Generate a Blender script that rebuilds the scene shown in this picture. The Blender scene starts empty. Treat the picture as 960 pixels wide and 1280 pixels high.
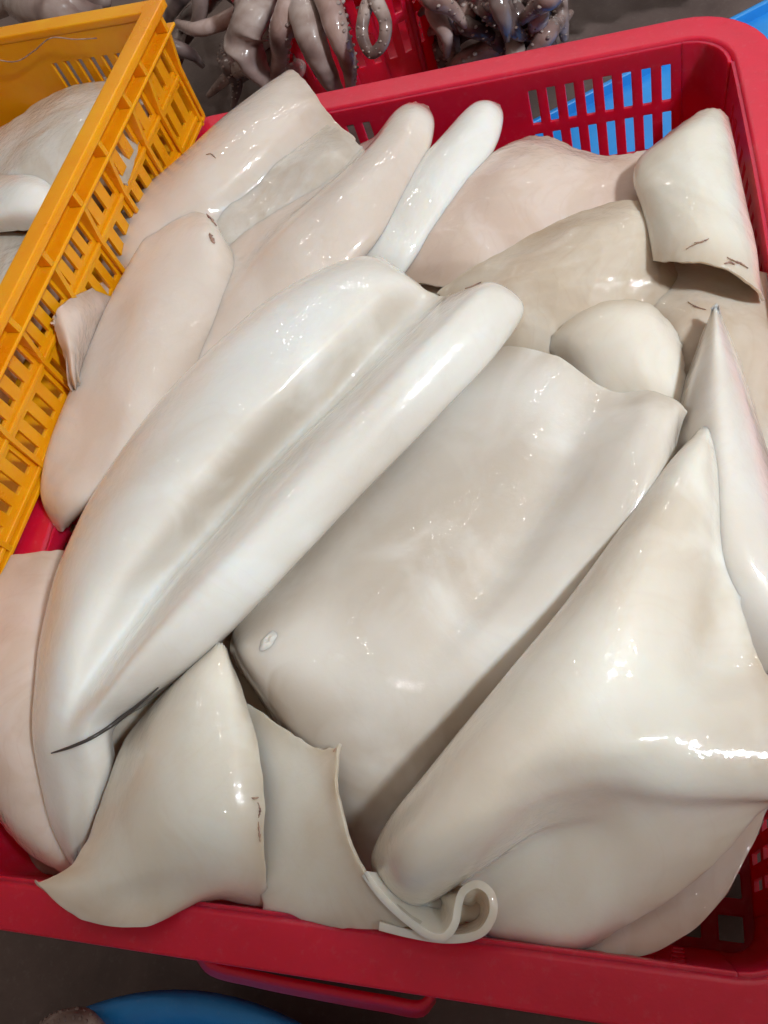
import bpy, bmesh, math, random
import numpy as np
from mathutils import Vector, Matrix
from mathutils.bvhtree import BVHTree

random.seed(7); rng = np.random.default_rng(7)
S = bpy.context.scene
C = S.collection

# ------------------------------------------------------------------ camera
# orientation recovered from the vanishing points of the red crate's rim
F = 1050.0; CX, CY = 480.0, 640.0; CAM_Z = 0.61
Zd = np.array([370, 560, F]); Zd /= np.linalg.norm(Zd)            # straight down, in image axes
Xd = -np.array([-3180, 103, F]); Xd -= Zd*Xd.dot(Zd); Xd /= np.linalg.norm(Xd)
Yd = np.cross(Zd, Xd)                                             # towards the viewer
Rm = np.array([Xd, -Yd, -Zd])                                     # image axes -> world
cam = bpy.data.cameras.new('camera'); co = bpy.data.objects.new('camera', cam); C.objects.link(co)
ex, ey, ez = Rm @ np.array([1, 0, 0]), Rm @ np.array([0, -1, 0]), Rm @ np.array([0, 0, -1])
m = Matrix.Identity(4)
for i in range(3):
    m[i][0], m[i][1], m[i][2] = ex[i], ey[i], ez[i]
m[2][3] = CAM_Z
co.matrix_world = m
cam.sensor_fit = 'VERTICAL'; cam.sensor_height = 24; cam.lens = 24*F/1280
cam.clip_start = 0.01; cam.clip_end = 50
S.camera = co
S.render.resolution_x, S.render.resolution_y = 768, 1024
S.view_settings.view_transform = 'Standard'; S.view_settings.look = 'None'
S.view_settings.exposure = 0.0; S.view_settings.gamma = 1

def ray(px, py):
    return Rm @ np.array([px-CX, py-CY, F])
def W(px, py, z):
    """the point at height z (metres) seen at a photo pixel"""
    d = ray(px, py); return d*((CAM_Z-z)/-d[2]) + np.array([0, 0, CAM_Z])
def WY(px, py, y):
    d = ray(px, py); return d*(y/d[1]) + np.array([0, 0, CAM_Z])

# ------------------------------------------------------------------ world, bulbs of the covered market and added lights
world = bpy.data.worlds.new('World'); S.world = world; world.use_nodes = True
bg = world.node_tree.nodes['Background']
bg.inputs[0].default_value = (1.0, 0.84, 0.72, 1); bg.inputs[1].default_value = 0.19
def area(name, loc, target, size, power, col, size_y=None):
    l = bpy.data.lights.new(name, 'AREA'); l.energy = power; l.color = col
    l.size = size
    if size_y: l.shape = 'RECTANGLE'; l.size_y = size_y
    o = bpy.data.objects.new(name, l); C.objects.link(o); o.location = loc
    o.rotation_euler = (Vector(target)-Vector(loc)).to_track_quat('-Z', 'Y').to_euler()
    return o
def bulb(name, loc, power, r=0.03, col=(1.0, 0.97, 0.93)):
    l = bpy.data.lights.new(name, 'POINT'); l.energy = power; l.color = col; l.shadow_soft_size = r
    o = bpy.data.objects.new(name, l); C.objects.link(o); o.location = loc; return o
# added spot for cool daylight from the right; its edge imitates the viewer's shadow
KP, KT, KE = Vector((.95, .06, 1.42)), Vector((-.221, .62, .2)), Vector((-.12, .046, .245))
l = bpy.data.lights.new('key_spot', 'SPOT'); l.energy = 96; l.color = (.88, .95, 1.0); l.shadow_soft_size = .085
l.spot_size = 2*(KT-KP).angle(KE-KP)+.018; l.spot_blend = .035
kl = bpy.data.objects.new('key_spot', l); C.objects.link(kl); kl.location = KP
kl.rotation_euler = (KT-KP).to_track_quat('-Z', 'Y').to_euler()
for i, bx in enumerate((-1.25, -.62, -.05, .14, .62)):
    for j, by in enumerate((.42, 1.02, 1.66)):
        bulb('bulb_light', (bx+.07*((i*3+j) % 3-1), by+.06*((i+j) % 2), 1.72), 1.25, .021)
for bx in (-1.0, -.66, -.36, -.1, .2, .5):
    bulb('bulb_light', (bx, 1.92+.1*math.sin(bx*9), 1.38), 3.0, .034)
bulb('bulb_light', (.25, -.7, 2.0), 3.0, .016)  # fill bulb added in front to brighten the red back wall
S.cycles.use_adaptive_sampling = True; S.cycles.adaptive_threshold = .03; S.cycles.adaptive_min_samples = 16
S.cycles.max_bounces = 6; S.cycles.diffuse_bounces = 3; S.cycles.glossy_bounces = 3; S.cycles.transmission_bounces = 4

# ------------------------------------------------------------------ materials
def newmat(name):
    mt = bpy.data.materials.new(name); mt.use_nodes = True
    return mt, mt.node_tree.nodes, mt.node_tree.links, mt.node_tree.nodes['Principled BSDF']
def ramp(n, stops):
    r = n.new('ShaderNodeValToRGB'); e = r.color_ramp.elements
    while len(e) > 1: e.remove(e[-1])
    e[0].position, e[0].color = stops[0][0], (*stops[0][1], 1)
    for p, c in stops[1:]:
        q = e.new(p); q.color = (*c, 1)
    return r
def noise(n, l, coord, scale, detail=4, rough=.55, dist=0.0):
    t = n.new('ShaderNodeTexNoise'); t.inputs['Scale'].default_value = scale
    t.inputs['Detail'].default_value = detail; t.inputs['Roughness'].default_value = rough
    t.inputs['Distortion'].default_value = dist
    l.new(coord, t.inputs['Vector']); return t
def flesh(name, c_light, c_mid, c_dark, sss=.75, scale=9.0, rough=.36, coat=1.0, mott=.12, wet=.42, wetd=.003, patch=(.975, .962, .945), vein=.12):
    mt, n, l, b = newmat(name)
    tc = n.new('ShaderNodeTexCoord').outputs['Object']
    n1 = noise(n, l, tc, scale, 2, .45, .5)
    r1 = ramp(n, [(.30, c_dark), (.48, c_mid), (.66, c_light)])
    l.new(n1.outputs['Fac'], r1.inputs['Fac'])
    n2 = noise(n, l, tc, 55, 6, .65, 1.2)
    mx = n.new('ShaderNodeMix'); mx.data_type = 'RGBA'; mx.blend_type = 'MULTIPLY'; mx.inputs[0].default_value = mott
    r2 = ramp(n, [(.35, (.90, .86, .82)), (.6, (1, 1, 1))])
    l.new(n2.outputs['Fac'], r2.inputs['Fac'])
    l.new(r1.outputs[0], mx.inputs['A']); l.new(r2.outputs[0], mx.inputs['B'])
    # milky against thinner, greyer patches with soft irregular borders
    n6 = noise(n, l, tc, scale*2.1, 3, .5, 1.2)
    r6 = ramp(n, [(.44, patch), (.53, (1, 1, 1))]); l.new(n6.outputs['Fac'], r6.inputs['Fac'])
    m6 = n.new('ShaderNodeMix'); m6.data_type = 'RGBA'; m6.blend_type = 'MULTIPLY'; m6.inputs[0].default_value = 1
    l.new(mx.outputs['Result'], m6.inputs['A']); l.new(r6.outputs[0], m6.inputs['B'])
    # faint veins
    n7 = noise(n, l, tc, 11, 3, .5, 1.6)
    r7 = ramp(n, [(.485, (1, 1, 1)), (.5, (.90, .82, .78)), (.515, (1, 1, 1))]); l.new(n7.outputs['Fac'], r7.inputs['Fac'])
    m7 = n.new('ShaderNodeMix'); m7.data_type = 'RGBA'; m7.blend_type = 'MULTIPLY'; m7.inputs[0].default_value = vein
    l.new(m6.outputs['Result'], m7.inputs['A']); l.new(r7.outputs[0], m7.inputs['B'])
    at = n.new('ShaderNodeAttribute'); at.attribute_name = 'thin'         # flesh thins towards its cut margins; also carries shade painted into folds
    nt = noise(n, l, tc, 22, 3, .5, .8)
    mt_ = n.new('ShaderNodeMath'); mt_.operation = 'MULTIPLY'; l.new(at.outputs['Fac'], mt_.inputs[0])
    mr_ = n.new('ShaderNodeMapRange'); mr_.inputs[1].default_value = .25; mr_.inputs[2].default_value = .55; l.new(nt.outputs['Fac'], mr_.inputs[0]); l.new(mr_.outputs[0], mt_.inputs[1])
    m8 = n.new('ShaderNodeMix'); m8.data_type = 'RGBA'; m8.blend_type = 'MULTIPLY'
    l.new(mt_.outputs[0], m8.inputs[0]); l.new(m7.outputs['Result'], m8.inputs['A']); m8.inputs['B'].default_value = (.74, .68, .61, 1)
    l.new(m8.outputs['Result'], b.inputs['Base Color'])
    b.inputs['Subsurface Weight'].default_value = sss
    b.inputs['Subsurface Radius'].default_value = (1.0, .72, .52)
    b.inputs['Subsurface Scale'].default_value = .009
    b.inputs['Roughness'].default_value = rough
    b.inputs['Coat Weight'].default_value = coat
    b.inputs['Specular IOR Level'].default_value = .18
    b.inputs['Coat Roughness'].default_value = .012
    b.inputs['Coat IOR'].default_value = 1.38
    # wet film: small uneven ripples, only in the film
    n3 = noise(n, l, tc, 26, 3, .5, .5); n4 = noise(n, l, tc, 130, 3, .6, .3)
    ad = n.new('ShaderNodeMath'); ad.operation = 'MULTIPLY_ADD'; ad.inputs[1].default_value = .42
    l.new(n4.outputs['Fac'], ad.inputs[0]); l.new(n3.outputs['Fac'], ad.inputs[2])
    bp = n.new('ShaderNodeBump'); bp.inputs['Strength'].default_value = wet; bp.inputs['Distance'].default_value = wetd
    l.new(ad.outputs[0], bp.inputs['Height']); l.new(bp.outputs[0], b.inputs['Coat Normal'])
    n5 = noise(n, l, tc, 380, 3, .6)
    b2 = n.new('ShaderNodeBump'); b2.inputs['Strength'].default_value = .12; b2.inputs['Distance'].default_value = .0006
    l.new(n5.outputs['Fac'], b2.inputs['Height']); l.new(b2.outputs[0], b.inputs['Normal'])
    return mt
M = {}
M['white'] = flesh('flesh_white', (.87, .85, .815), (.83, .80, .755), (.71, .66, .60), scale=6.5)
M['blush'] = flesh('flesh_blush', (.79, .715, .65), (.73, .64, .57), (.64, .53, .46), scale=7)
M['greige'] = flesh('flesh_greige', (.81, .77, .72), (.76, .71, .65), (.66, .60, .53), scale=6.5)
M['warm'] = flesh('flesh_warm', (.87, .83, .76), (.83, .77, .685), (.73, .64, .54), scale=6.5)
M['cream'] = flesh('flesh_cream', (.83, .785, .715), (.79, .725, .635), (.71, .62, .51))
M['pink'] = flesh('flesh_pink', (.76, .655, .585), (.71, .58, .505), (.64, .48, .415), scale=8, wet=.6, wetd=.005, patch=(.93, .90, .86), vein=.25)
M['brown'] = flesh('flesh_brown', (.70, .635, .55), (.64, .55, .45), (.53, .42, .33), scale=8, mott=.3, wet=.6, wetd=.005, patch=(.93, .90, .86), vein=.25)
M['grey'] = flesh('flesh_grey', (.72, .69, .64), (.66, .61, .55), (.56, .50, .44), scale=9, mott=.3, wet=.6, wetd=.005, patch=(.93, .90, .86), vein=.25)
M['arm'] = flesh('arm_skin', (.52, .43, .395), (.34, .25, .225), (.13, .08, .072), sss=0, scale=30, rough=.3, mott=1)
M['arm_dark'] = flesh('arm_skin_dark', (.25, .19, .175), (.14, .095, .09), (.05, .034, .034), sss=0, scale=34, rough=.3, mott=1)
M['arm_pink'] = flesh('arm_skin_pink', (.58, .44, .40), (.40, .27, .24), (.18, .10, .09), sss=0, scale=26, rough=.3, mott=1, wet=.6, wetd=.004)
M['sucker'] = flesh('sucker_skin', (.42, .34, .31), (.32, .245, .22), (.20, .14, .13), sss=0, scale=60)

def plastic(name, col, col2, rough=.38, wear=.5, scale=14, sss=0.0, srad=(1, .3, .15), sscale=.006):
    mt, n, l, b = newmat(name)
    tc = n.new('ShaderNodeTexCoord').outputs['Object']
    n1 = noise(n, l, tc, scale, 7, .65, .4)
    r1 = ramp(n, [(.35, col2), (.6, col)]); l.new(n1.outputs['Fac'], r1.inputs['Fac'])
    n2 = noise(n, l, tc, 160, 5, .7)                               # scuffs
    mp = n.new('ShaderNodeMapRange'); mp.inputs[1].default_value = .55; mp.inputs[2].default_value = .75
    mp.inputs[3].default_value = 0; mp.inputs[4].default_value = wear
    l.new(n2.outputs['Fac'], mp.inputs[0])
    mx = n.new('ShaderNodeMix'); mx.data_type = 'RGBA'
    l.new(mp.outputs[0], mx.inputs[0]); l.new(r1.outputs[0], mx.inputs['A'])
    mx.inputs['B'].default_value = tuple(min(1, c*.7+.18) for c in col)+(1,)
    l.new(mx.outputs['Result'], b.inputs['Base Color'])
    rr = n.new('ShaderNodeMapRange'); rr.inputs[3].default_value = rough-.1; rr.inputs[4].default_value = rough+.18
    l.new(n1.outputs['Fac'], rr.inputs[0]); l.new(rr.outputs[0], b.inputs['Roughness'])
    if sss:
        b.inputs['Subsurface Weight'].default_value = sss; b.inputs['Subsurface Scale'].default_value = sscale
        b.inputs['Subsurface Radius'].default_value = srad
    bp = n.new('ShaderNodeBump'); bp.inputs['Strength'].default_value = .25; bp.inputs['Distance'].default_value = .0012
    n3 = noise(n, l, tc, 70, 6, .7)
    l.new(n3.outputs['Fac'], bp.inputs['Height']); l.new(bp.outputs[0], b.inputs['Normal'])
    return mt
M['red'] = plastic('red_plastic', (.76, .007, .045), (.66, .006, .038), .32, .22, sss=.9, srad=(1, .12, .16), sscale=.016)
M['yellow'] = plastic('yellow_plastic', (.88, .375, .003), (.82, .29, .002), .26, .12, sss=.5, srad=(1, .5, .1))
M['blue'] = plastic('blue_plastic', (.025, .30, .78), (.02, .24, .68), .35, .2)
M['dark'] = newmat('dark_strand')[0]
M['dark'].node_tree.nodes['Principled BSDF'].inputs['Base Color'].default_value = (.06, .05, .045, 1)
M['dark'].node_tree.nodes['Principled BSDF'].inputs['Roughness'].default_value = .3
M['scrap'] = flesh('skin_scrap', (.50, .33, .25), (.38, .23, .17), (.20, .11, .10), sss=0, scale=200)
M['table'] = plastic('table_top', (.17, .12, .105), (.11, .075, .065), .35, .3, 9)
M['steel'] = plastic('grey_steel', (.30, .30, .29), (.22, .22, .21), .3, .4, 20)
def clear_film(name):
    mt, n, l, b = newmat(name)
    b.inputs['Base Color'].default_value = (.66, .68, .66, 1)
    b.inputs['Transmission Weight'].default_value = .35; b.inputs['Roughness'].default_value = .12; b.inputs['IOR'].default_value = 1.2
    return mt
M['film'] = clear_film('plastic_film')

# ------------------------------------------------------------------ helpers
def tag(o, label=None, cat=None, group=None, kind=None):
    for k, v in (('label', label), ('category', cat), ('group', group), ('kind', kind)):
        if v: o[k] = v
    return o
def link(name, me, mat, parent=None):
    o = bpy.data.objects.new(name, me); C.objects.link(o)
    if mat and not me.materials: me.materials.append(mat)
    if parent: o.parent = parent
    return o
def empty(name, loc=(0, 0, 0), rz=0):
    o = bpy.data.objects.new(name, None); C.objects.link(o); o.location = loc; o.rotation_euler = (0, 0, rz)
    o.empty_display_size = .02
    return o
def mesh(name, V, Fc, smooth=True):
    me = bpy.data.meshes.new(name); me.from_pydata([tuple(map(float, v)) for v in V], [], [tuple(f) for f in Fc])
    me.update()
    if smooth: me.polygons.foreach_set('use_smooth', [True]*len(me.polygons))
    return me
def cr1(P, n):
    """Catmull-Rom through points along axis 0, chord-length knots; P (k, ..., 3)"""
    P = np.asarray(P, float); k = len(P)
    d = np.linalg.norm(np.diff(P, axis=0), axis=-1)
    d = d.reshape(k-1, -1).mean(1)**.5 + 1e-5
    t = np.concatenate([[0], np.cumsum(d)])
    m_ = np.zeros_like(P)
    sh = (-1,)+(1,)*(P.ndim-1)
    sl = np.diff(P, axis=0)/d.reshape(sh)
    m_[0], m_[-1] = sl[0], sl[-1]
    if k > 2:
        a = d[:-1].reshape(sh); b = d[1:].reshape(sh)
        m_[1:-1] = (sl[:-1]*b+sl[1:]*a)/(a+b)
    u = np.linspace(0, t[-1], n); i = np.clip(np.searchsorted(t, u, side='right')-1, 0, k-2)
    h = d[i]; s = ((u-t[i])/h).reshape(sh); h = h.reshape(sh)
    return ((1+2*s)*(1-s)**2)*P[i] + (s*(1-s)**2)*h*m_[i] + (s*s*(3-2*s))*P[i+1] + (s*s*(s-1))*h*m_[i+1]
def smooth_grid(G, it):
    for _ in range(it):
        H = G.copy()
        H[1:-1, 1:-1] = G[1:-1, 1:-1]*.4 + .15*(G[:-2, 1:-1]+G[2:, 1:-1]+G[1:-1, :-2]+G[1:-1, 2:])
        for e in (0, -1):
            H[1:-1, e] = G[1:-1, e]*.5+.25*(G[:-2, e]+G[2:, e])
            H[e, 1:-1] = G[e, 1:-1]*.5+.25*(G[e, :-2]+G[e, 2:])
        G = H
    return G
def lump(P, amp, seed, freq=(9, 22)):
    """gentle low-frequency unevenness of a soft body"""
    r = np.random.default_rng(seed); out = np.zeros(P.shape[:-1])
    for f, a in zip(freq, (1, .4)):
        for _ in range(4):
            d = r.normal(size=3); d /= np.linalg.norm(d)
            out += a*np.sin((P @ d)*f*6.283+r.uniform(0, 6.28))/2
    return P + np.stack([out*0, out*0, out*amp], -1)
def wrinkle(G, amp, seed, f=24):
    """soft ridged folds running over a sheet"""
    r = np.random.default_rng(seed+100); out = np.zeros(G.shape[:2])
    for k in range(5):
        d = r.normal(size=3); d /= np.linalg.norm(d); e = r.normal(size=3)
        w = (G @ d)*f*r.uniform(.6, 1.6)+.7*np.sin((G @ e)*40+r.uniform(0, 6))+r.uniform(0, 6)
        out += (1-np.abs(np.sin(w*3.1416)))**2*r.uniform(.4, 1)
    H = G.copy(); H[..., 2] += (out-out.mean())*amp
    return smooth_grid(H, 2)
def bump(t, a, b, c, d):
    s1 = np.clip((t-a)/(b-a), 0, 1); s2 = np.clip((d-t)/(d-c), 0, 1); return s1*s1*(3-2*s1)*s2*s2*(3-2*s2)
SURF = {}
def patch_grid(rows, nu=56, nv=56, it=6, amp=.0006, seed=0, wr=0):
    ctl = np.array([[W(p[0], p[1], p[2]/100) for p in r] for r in rows])
    G = cr1(ctl, nu); G = np.swapaxes(cr1(np.swapaxes(G, 0, 1), nv), 0, 1)
    G = smooth_grid(G, it)
    G = lump(G, amp, seed)
    return wrinkle(G, wr, seed) if wr else G
def grid_faces(nu, nv, off=0, flip=False):
    fs = []
    for i in range(nu-1):
        for j in range(nv-1):
            a = off+i*nv+j; q = (a, a+1, a+nv+1, a+nv)
            fs.append(q[::-1] if flip else q)
    return fs
def facing(G):
    """+1 when the grid's normals point up / towards the viewer"""
    du = np.gradient(G, axis=0); dv = np.gradient(G, axis=1); nn = np.cross(dv, du)
    return (nn @ np.array([0, -.3, 1])).sum() > 0
def squid(name, label, mat, *patches, thick=.0055, cat='squid', group=None, nu=56, nv=56, it=6, amp=.0010, kind=None, seed=None, parent=None, bev=.0016, wr=0, glassy_shade=None):
    V = []; Fc = []; Wt = []; Th = []
    for k, rows in enumerate(patches):
        G = rows if isinstance(rows, np.ndarray) else patch_grid(rows, nu, nv, it, amp, (seed or len(label))+k, wr)
        a, b = G.shape[:2]
        ii, jj = np.meshgrid(np.arange(a), np.arange(b), indexing='ij')
        dd = np.minimum(np.minimum(ii, a-1-ii), np.minimum(jj, b-1-jj))
        Wt += list(np.clip(dd/5.0, 0, 1).reshape(-1))
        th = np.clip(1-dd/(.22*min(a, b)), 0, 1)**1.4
        if glassy_shade and k == 0: th = np.maximum(th, glassy_shade(ii/(a-1), jj/(b-1)))      # see-through flesh, with shade of the folds put into the colour
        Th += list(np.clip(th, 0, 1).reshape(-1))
        r_e = np.random.default_rng((seed or 1)*7+k); q = r_e.normal(size=(a, b, 3))
        for _ in range(3): q = smooth_grid(q, 1)
        G = G + q*(.0006*np.clip(1-dd/3.0, 0, 1))[..., None]*np.array([1, 1, .6])
        Fc += grid_faces(a, b, len(V), not facing(G)); V += list(G.reshape(-1, 3))
    V = np.array(V)
    # origin at the base of the thing
    org = np.array([V[:, 0].mean(), V[:, 1].mean(), V[:, 2].min()])
    me = mesh(name, V-org, Fc)
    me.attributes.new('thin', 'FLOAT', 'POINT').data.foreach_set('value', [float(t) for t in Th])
    o = link(name, me, M[mat], parent); o.location = org
    s = o.modifiers.new('thickness', 'SOLIDIFY'); s.thickness = thick; s.offset = -1
    vg = o.vertex_groups.new(name='body')
    for lv in sorted(set(np.round(Wt, 2))):
        vg.add([int(i) for i in np.where(np.abs(np.array(Wt)-lv) < .006)[0]], float(lv), 'REPLACE')
    s.vertex_group = 'body'; s.thickness_vertex_group = .5
    b_ = o.modifiers.new('edge', 'BEVEL'); b_.width = bev; b_.segments = 2; b_.limit_method = 'ANGLE'; b_.angle_limit = math.radians(50)
    tag(o, label, cat, group, kind)
    SURF[o.name] = (V, Fc)
    return o
def hit(o, px, py, lift=.0006):
    """point of a built surface seen at a photo pixel, and its normal"""
    V, Fc = SURF[o.name]
    b = BVHTree.FromPolygons([Vector(v) for v in V], Fc)
    d = Vector(ray(px, py)).normalized()
    r = b.ray_cast(Vector((0, 0, CAM_Z)), d)
    if r[0] is None: return None
    nrm = r[1] if r[1].dot(d) < 0 else -r[1]
    return r[0]+nrm*lift, nrm
def box(bm, c, s, mat=None):
    r = bmesh.ops.create_cube(bm, size=1)
    for v in r['verts']:
        p = Vector((v.co.x*s[0], v.co.y*s[1], v.co.z*s[2]))
        if mat: p = mat @ p
        v.co = p+Vector(c)
def bm_obj(name, bm, mat, parent=None, bevel=0, smooth=False):
    bmesh.ops.recalc_face_normals(bm, faces=bm.faces)
    me = bpy.data.meshes.new(name); bm.to_mesh(me); bm.free()
    if smooth: me.polygons.foreach_set('use_smooth', [True]*len(me.polygons))
    o = link(name, me, mat, parent)
    if bevel:
        b = o.modifiers.new('edge', 'BEVEL'); b.width = bevel; b.segments = 2; b.limit_method = 'ANGLE'; b.angle_limit = math.radians(40)
        me.polygons.foreach_set('use_smooth', [True]*len(me.polygons))
        w = o.modifiers.new('wn', 'WEIGHTED_NORMAL'); w.keep_sharp = True
    return o
def tube_mesh(name, pts, radii, nseg=14, n=48, wob=0, seed=0, flat=1.0):
    P = cr1(np.array(pts, float), n); R = np.interp(np.linspace(0, 1, n), np.linspace(0, 1, len(radii)), radii)
    T = np.gradient(P, axis=0); T /= np.linalg.norm(T, axis=1)[:, None]+1e-9
    up = np.array([.13, .21, .97]); V = []
    r_ = np.random.default_rng(seed); ph = r_.uniform(0, 6.28, 3)
    for i in range(n):
        a = np.cross(up, T[i]); a /= np.linalg.norm(a)+1e-9; b = np.cross(T[i], a)
        for k in range(nseg):
            an = 6.28318*k/nseg
            w = 1+wob*(math.sin(i*.5+ph[0]+2*an)+.6*math.sin(i*.23+ph[1]-an))
            V.append(P[i]+R[i]*w*(a*math.cos(an)+b*math.sin(an)*flat))
    Fc = [(i*nseg+k, i*nseg+(k+1) % nseg, (i+1)*nseg+(k+1) % nseg, (i+1)*nseg+k) for i in range(n-1) for k in range(nseg)]
    V += [P[0], P[-1]]; c0, c1 = len(V)-2, len(V)-1
    Fc += [(c0, (k+1) % nseg, k) for k in range(nseg)] + [(c1, (n-1)*nseg+k, (n-1)*nseg+(k+1) % nseg) for k in range(nseg)]
    return mesh(name, V, Fc), P, R

# ================================================================== SETTING
bm = bmesh.new(); bmesh.ops.create_grid(bm, x_segments=1, y_segments=1, size=2.2)
tab = bm_obj('table_top', bm, M['table']); tab.location = (0, .9, 0); tab['kind'] = 'structure'

# ================================================================== RED CRATE
RIM = .20
def rrect(x0, x1, y0, y1, r, n=10, bow=0.0, ns=14):
    """rounded rectangle, counter-clockwise, right side bowed outwards"""
    P = []
    def side(a, b):
        for t in np.linspace(0, 1, ns, endpoint=False)[1:]: P.append(np.array(a)*(1-t)+np.array(b)*t)
    def arc(cx, cy, a0):
        for t in np.linspace(0, 1, n): an = math.radians(a0+90*t); P.append(np.array([cx+r*math.cos(an), cy+r*math.sin(an)]))
    arc(x1-r, y0+r, -90); side((x1, y0+r), (x1, y1-r))
    arc(x1-r, y1-r, 0); side((x1-r, y1), (x0+r, y1))
    arc(x0+r, y1-r, 90); side((x0, y1-r), (x0, y0+r))
    arc(x0+r, y0+r, 180); side((x0+r, y0), (x1-r, y0))
    P = np.array(P)
    w = np.clip((P[:, 0]-(x1-.06))/.06, 0, 1)
    P[:, 0] += bow*w*np.sin(np.pi*np.clip((P[:, 1]-y0)/(y1-y0), 0, 1))
    return P
CR = dict(x0=-.388, x1=.052, y0=-.003, y1=.577)
def rim_sweep(name, outline_args, prof, mat, parent):
    """prof: list of (outward offset, z)"""
    x0, x1, y0, y1, r, bow = outline_args
    loops = [np.c_[rrect(x0-o_, x1+o_, y0-o_, y1+o_, max(.004, r+o_), bow=bow), np.full(1, z).repeat(len(rrect(x0, x1, y0, y1, r)))] for o_, z in prof]
    n = len(loops[0]); V = np.concatenate(loops); Fc = []
    k = len(prof)
    for a in range(k):
        b = (a+1) % k
        for i in range(n): Fc.append((a*n+i, a*n+(i+1) % n, b*n+(i+1) % n, b*n+i))
    me = mesh(name, V, Fc); o = link(name, me, mat, parent)
    bv = o.modifiers.new('edge', 'BEVEL'); bv.width = .0016; bv.segments = 2; bv.limit_method = 'ANGLE'; bv.angle_limit = math.radians(40)
    bmx = bmesh.new(); bmx.from_mesh(me); bmesh.ops.recalc_face_normals(bmx, faces=bmx.faces); bmx.to_mesh(me); bmx.free()
    me.polygons.foreach_set('use_smooth', [True]*len(me.polygons))
    o.modifiers.new('wn', 'WEIGHTED_NORMAL')
    return o
def panel(name, u_cuts, v_cuts, holes, fn, mat, parent, thick=.0028):
    """a moulded sheet with real openings; fn maps (u, v) to a point; holes are u/v rectangles"""
    us = sorted(set([round(u, 5) for u in u_cuts]+[round(h[i], 5) for h in holes for i in (0, 1)]))
    vs = sorted(set([round(v, 5) for v in v_cuts]+[round(h[i], 5) for h in holes for i in (2, 3)]))
    V = [fn(u, v) for u in us for v in vs]; nv = len(vs); Fc = []
    for i in range(len(us)-1):
        for j in range(len(vs)-1):
            uc, vc = (us[i]+us[i+1])/2, (vs[j]+vs[j+1])/2
            if any(h[0] < uc < h[1] and h[2] < vc < h[3] for h in holes): continue
            Fc.append((i*nv+j, (i+1)*nv+j, (i+1)*nv+j+1, i*nv+j+1))
    bmx = bmesh.new(); me = mesh(name, V, Fc, False); bmx.from_mesh(me)
    bmesh.ops.delete(bmx, geom=[v for v in bmx.verts if not v.link_faces], context='VERTS')
    bmesh.ops.recalc_face_normals(bmx, faces=bmx.faces); bmx.to_mesh(me); bmx.free()
    o = link(name, me, mat, parent)
    s = o.modifiers.new('thickness', 'SOLIDIFY'); s.thickness = thick; s.offset = 0
    b = o.modifiers.new('edge', 'BEVEL'); b.width = .0007; b.segments = 2; b.limit_method = 'ANGLE'; b.angle_limit = math.radians(50)
    return o

crate = tag(empty('plastic_crate', ((CR['x0']+CR['x1'])/2, .287, .004)), 'red plastic crate heaped with large pale squid, its slotted back wall showing', 'crate')
def child_fix(o, parent):
    o.matrix_parent_inverse = Matrix.Translation(-Vector(parent.location)); return o
x0, x1, y0, y1 = CR['x0'], CR['x1'], CR['y0'], CR['y1']
o = rim_sweep('rim', (x0, x1, y0, y1, .030, .013),
    [(-.001, RIM-.004), (.002, RIM), (.024, RIM), (.0245, RIM-.020), (.0215, RIM-.020), (.021, RIM-.004)], M['red'], crate); child_fix(o, crate)
FLOOR = .022; DRAFT = .009
outl_top = rrect(x0, x1, y0, y1, .030, bow=.013)
# walls follow the rim's outline, tapering to the floor
def side_fn(side):
    def fn(u, v):                      # u metres along the side, v = height
        t = 1-(v-FLOOR)/(RIM-FLOOR); d = DRAFT*t
        if side == 'back': return (u, y1-d, v)
        if side == 'front': return (u, y0+d, v)
        if side == 'left': return (x0+d, u, v)
        s = math.sin(math.pi*min(1, max(0, (u-y0)/(y1-y0)))); return (x1-d+.013*s*(1-t), u, v)
    return fn
r_ = .030
def slot_rows(u0, pitch, nn, w, rows):
    return [(u0+i*pitch, u0+i*pitch+w, a, b) for i in range(nn) for a, b in rows]
rows2 = [(.155, .184), (.114, .146), (.073, .105), (.034, .064)]
bh = slot_rows(-.088, .01375, 8, .0063, rows2) + slot_rows(-.332, .01375, 9, .0063, rows2)
vc = list(np.linspace(FLOOR, RIM-.002, 5))
back = panel('back_wall', [x0+r_, x1-r_], vc, bh, side_fn('back'), M['red'], crate); child_fix(back, crate)
child_fix(panel('front_wall', [x0+r_, x1-r_], vc, slot_rows(-.10, .01375, 8, .0063, rows2), side_fn('front'), M['red'], crate), crate)
sh = slot_rows(.33, .0145, 14, .0066, rows2) + slot_rows(.04, .0145, 14, .0066, rows2)
child_fix(panel('side_wall', list(np.linspace(y0+r_, y1-r_, 16)), vc, sh, side_fn('right'), M['red'], crate), crate)
child_fix(panel('side_wall', [y0+r_, y1-r_], vc, sh, side_fn('left'), M['red'], crate), crate)
for (cx, cy, a0) in ((x1-r_, y0+r_, -90), (x1-r_, y1-r_, 0), (x0+r_, y1-r_, 90), (x0+r_, y0+r_, 180)):
    def fn(u, v, cx=cx, cy=cy, a0=a0):
        t = 1-(v-FLOOR)/(RIM-FLOOR); an = math.radians(a0+u*90)
        ox = -DRAFT*t*(1 if cx > -.1 else -1); oy = -DRAFT*t*(1 if cy > .2 else -1)
        wx = u if a0 in (0, 180) else 1-u            # share of each wall's draft along the corner
        if a0 in (-90, 90): wx = u
        else: wx = 1-u
        return (cx+r_*math.cos(an)+ox*wx, cy+r_*math.sin(an)+oy*(1-wx), v)
    p = panel('corner_wall', list(np.linspace(0, 1, 9)), vc, [], fn, M['red'], crate); child_fix(p, crate)
    p.data.polygons.foreach_set('use_smooth', [True]*len(p.data.polygons))
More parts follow.
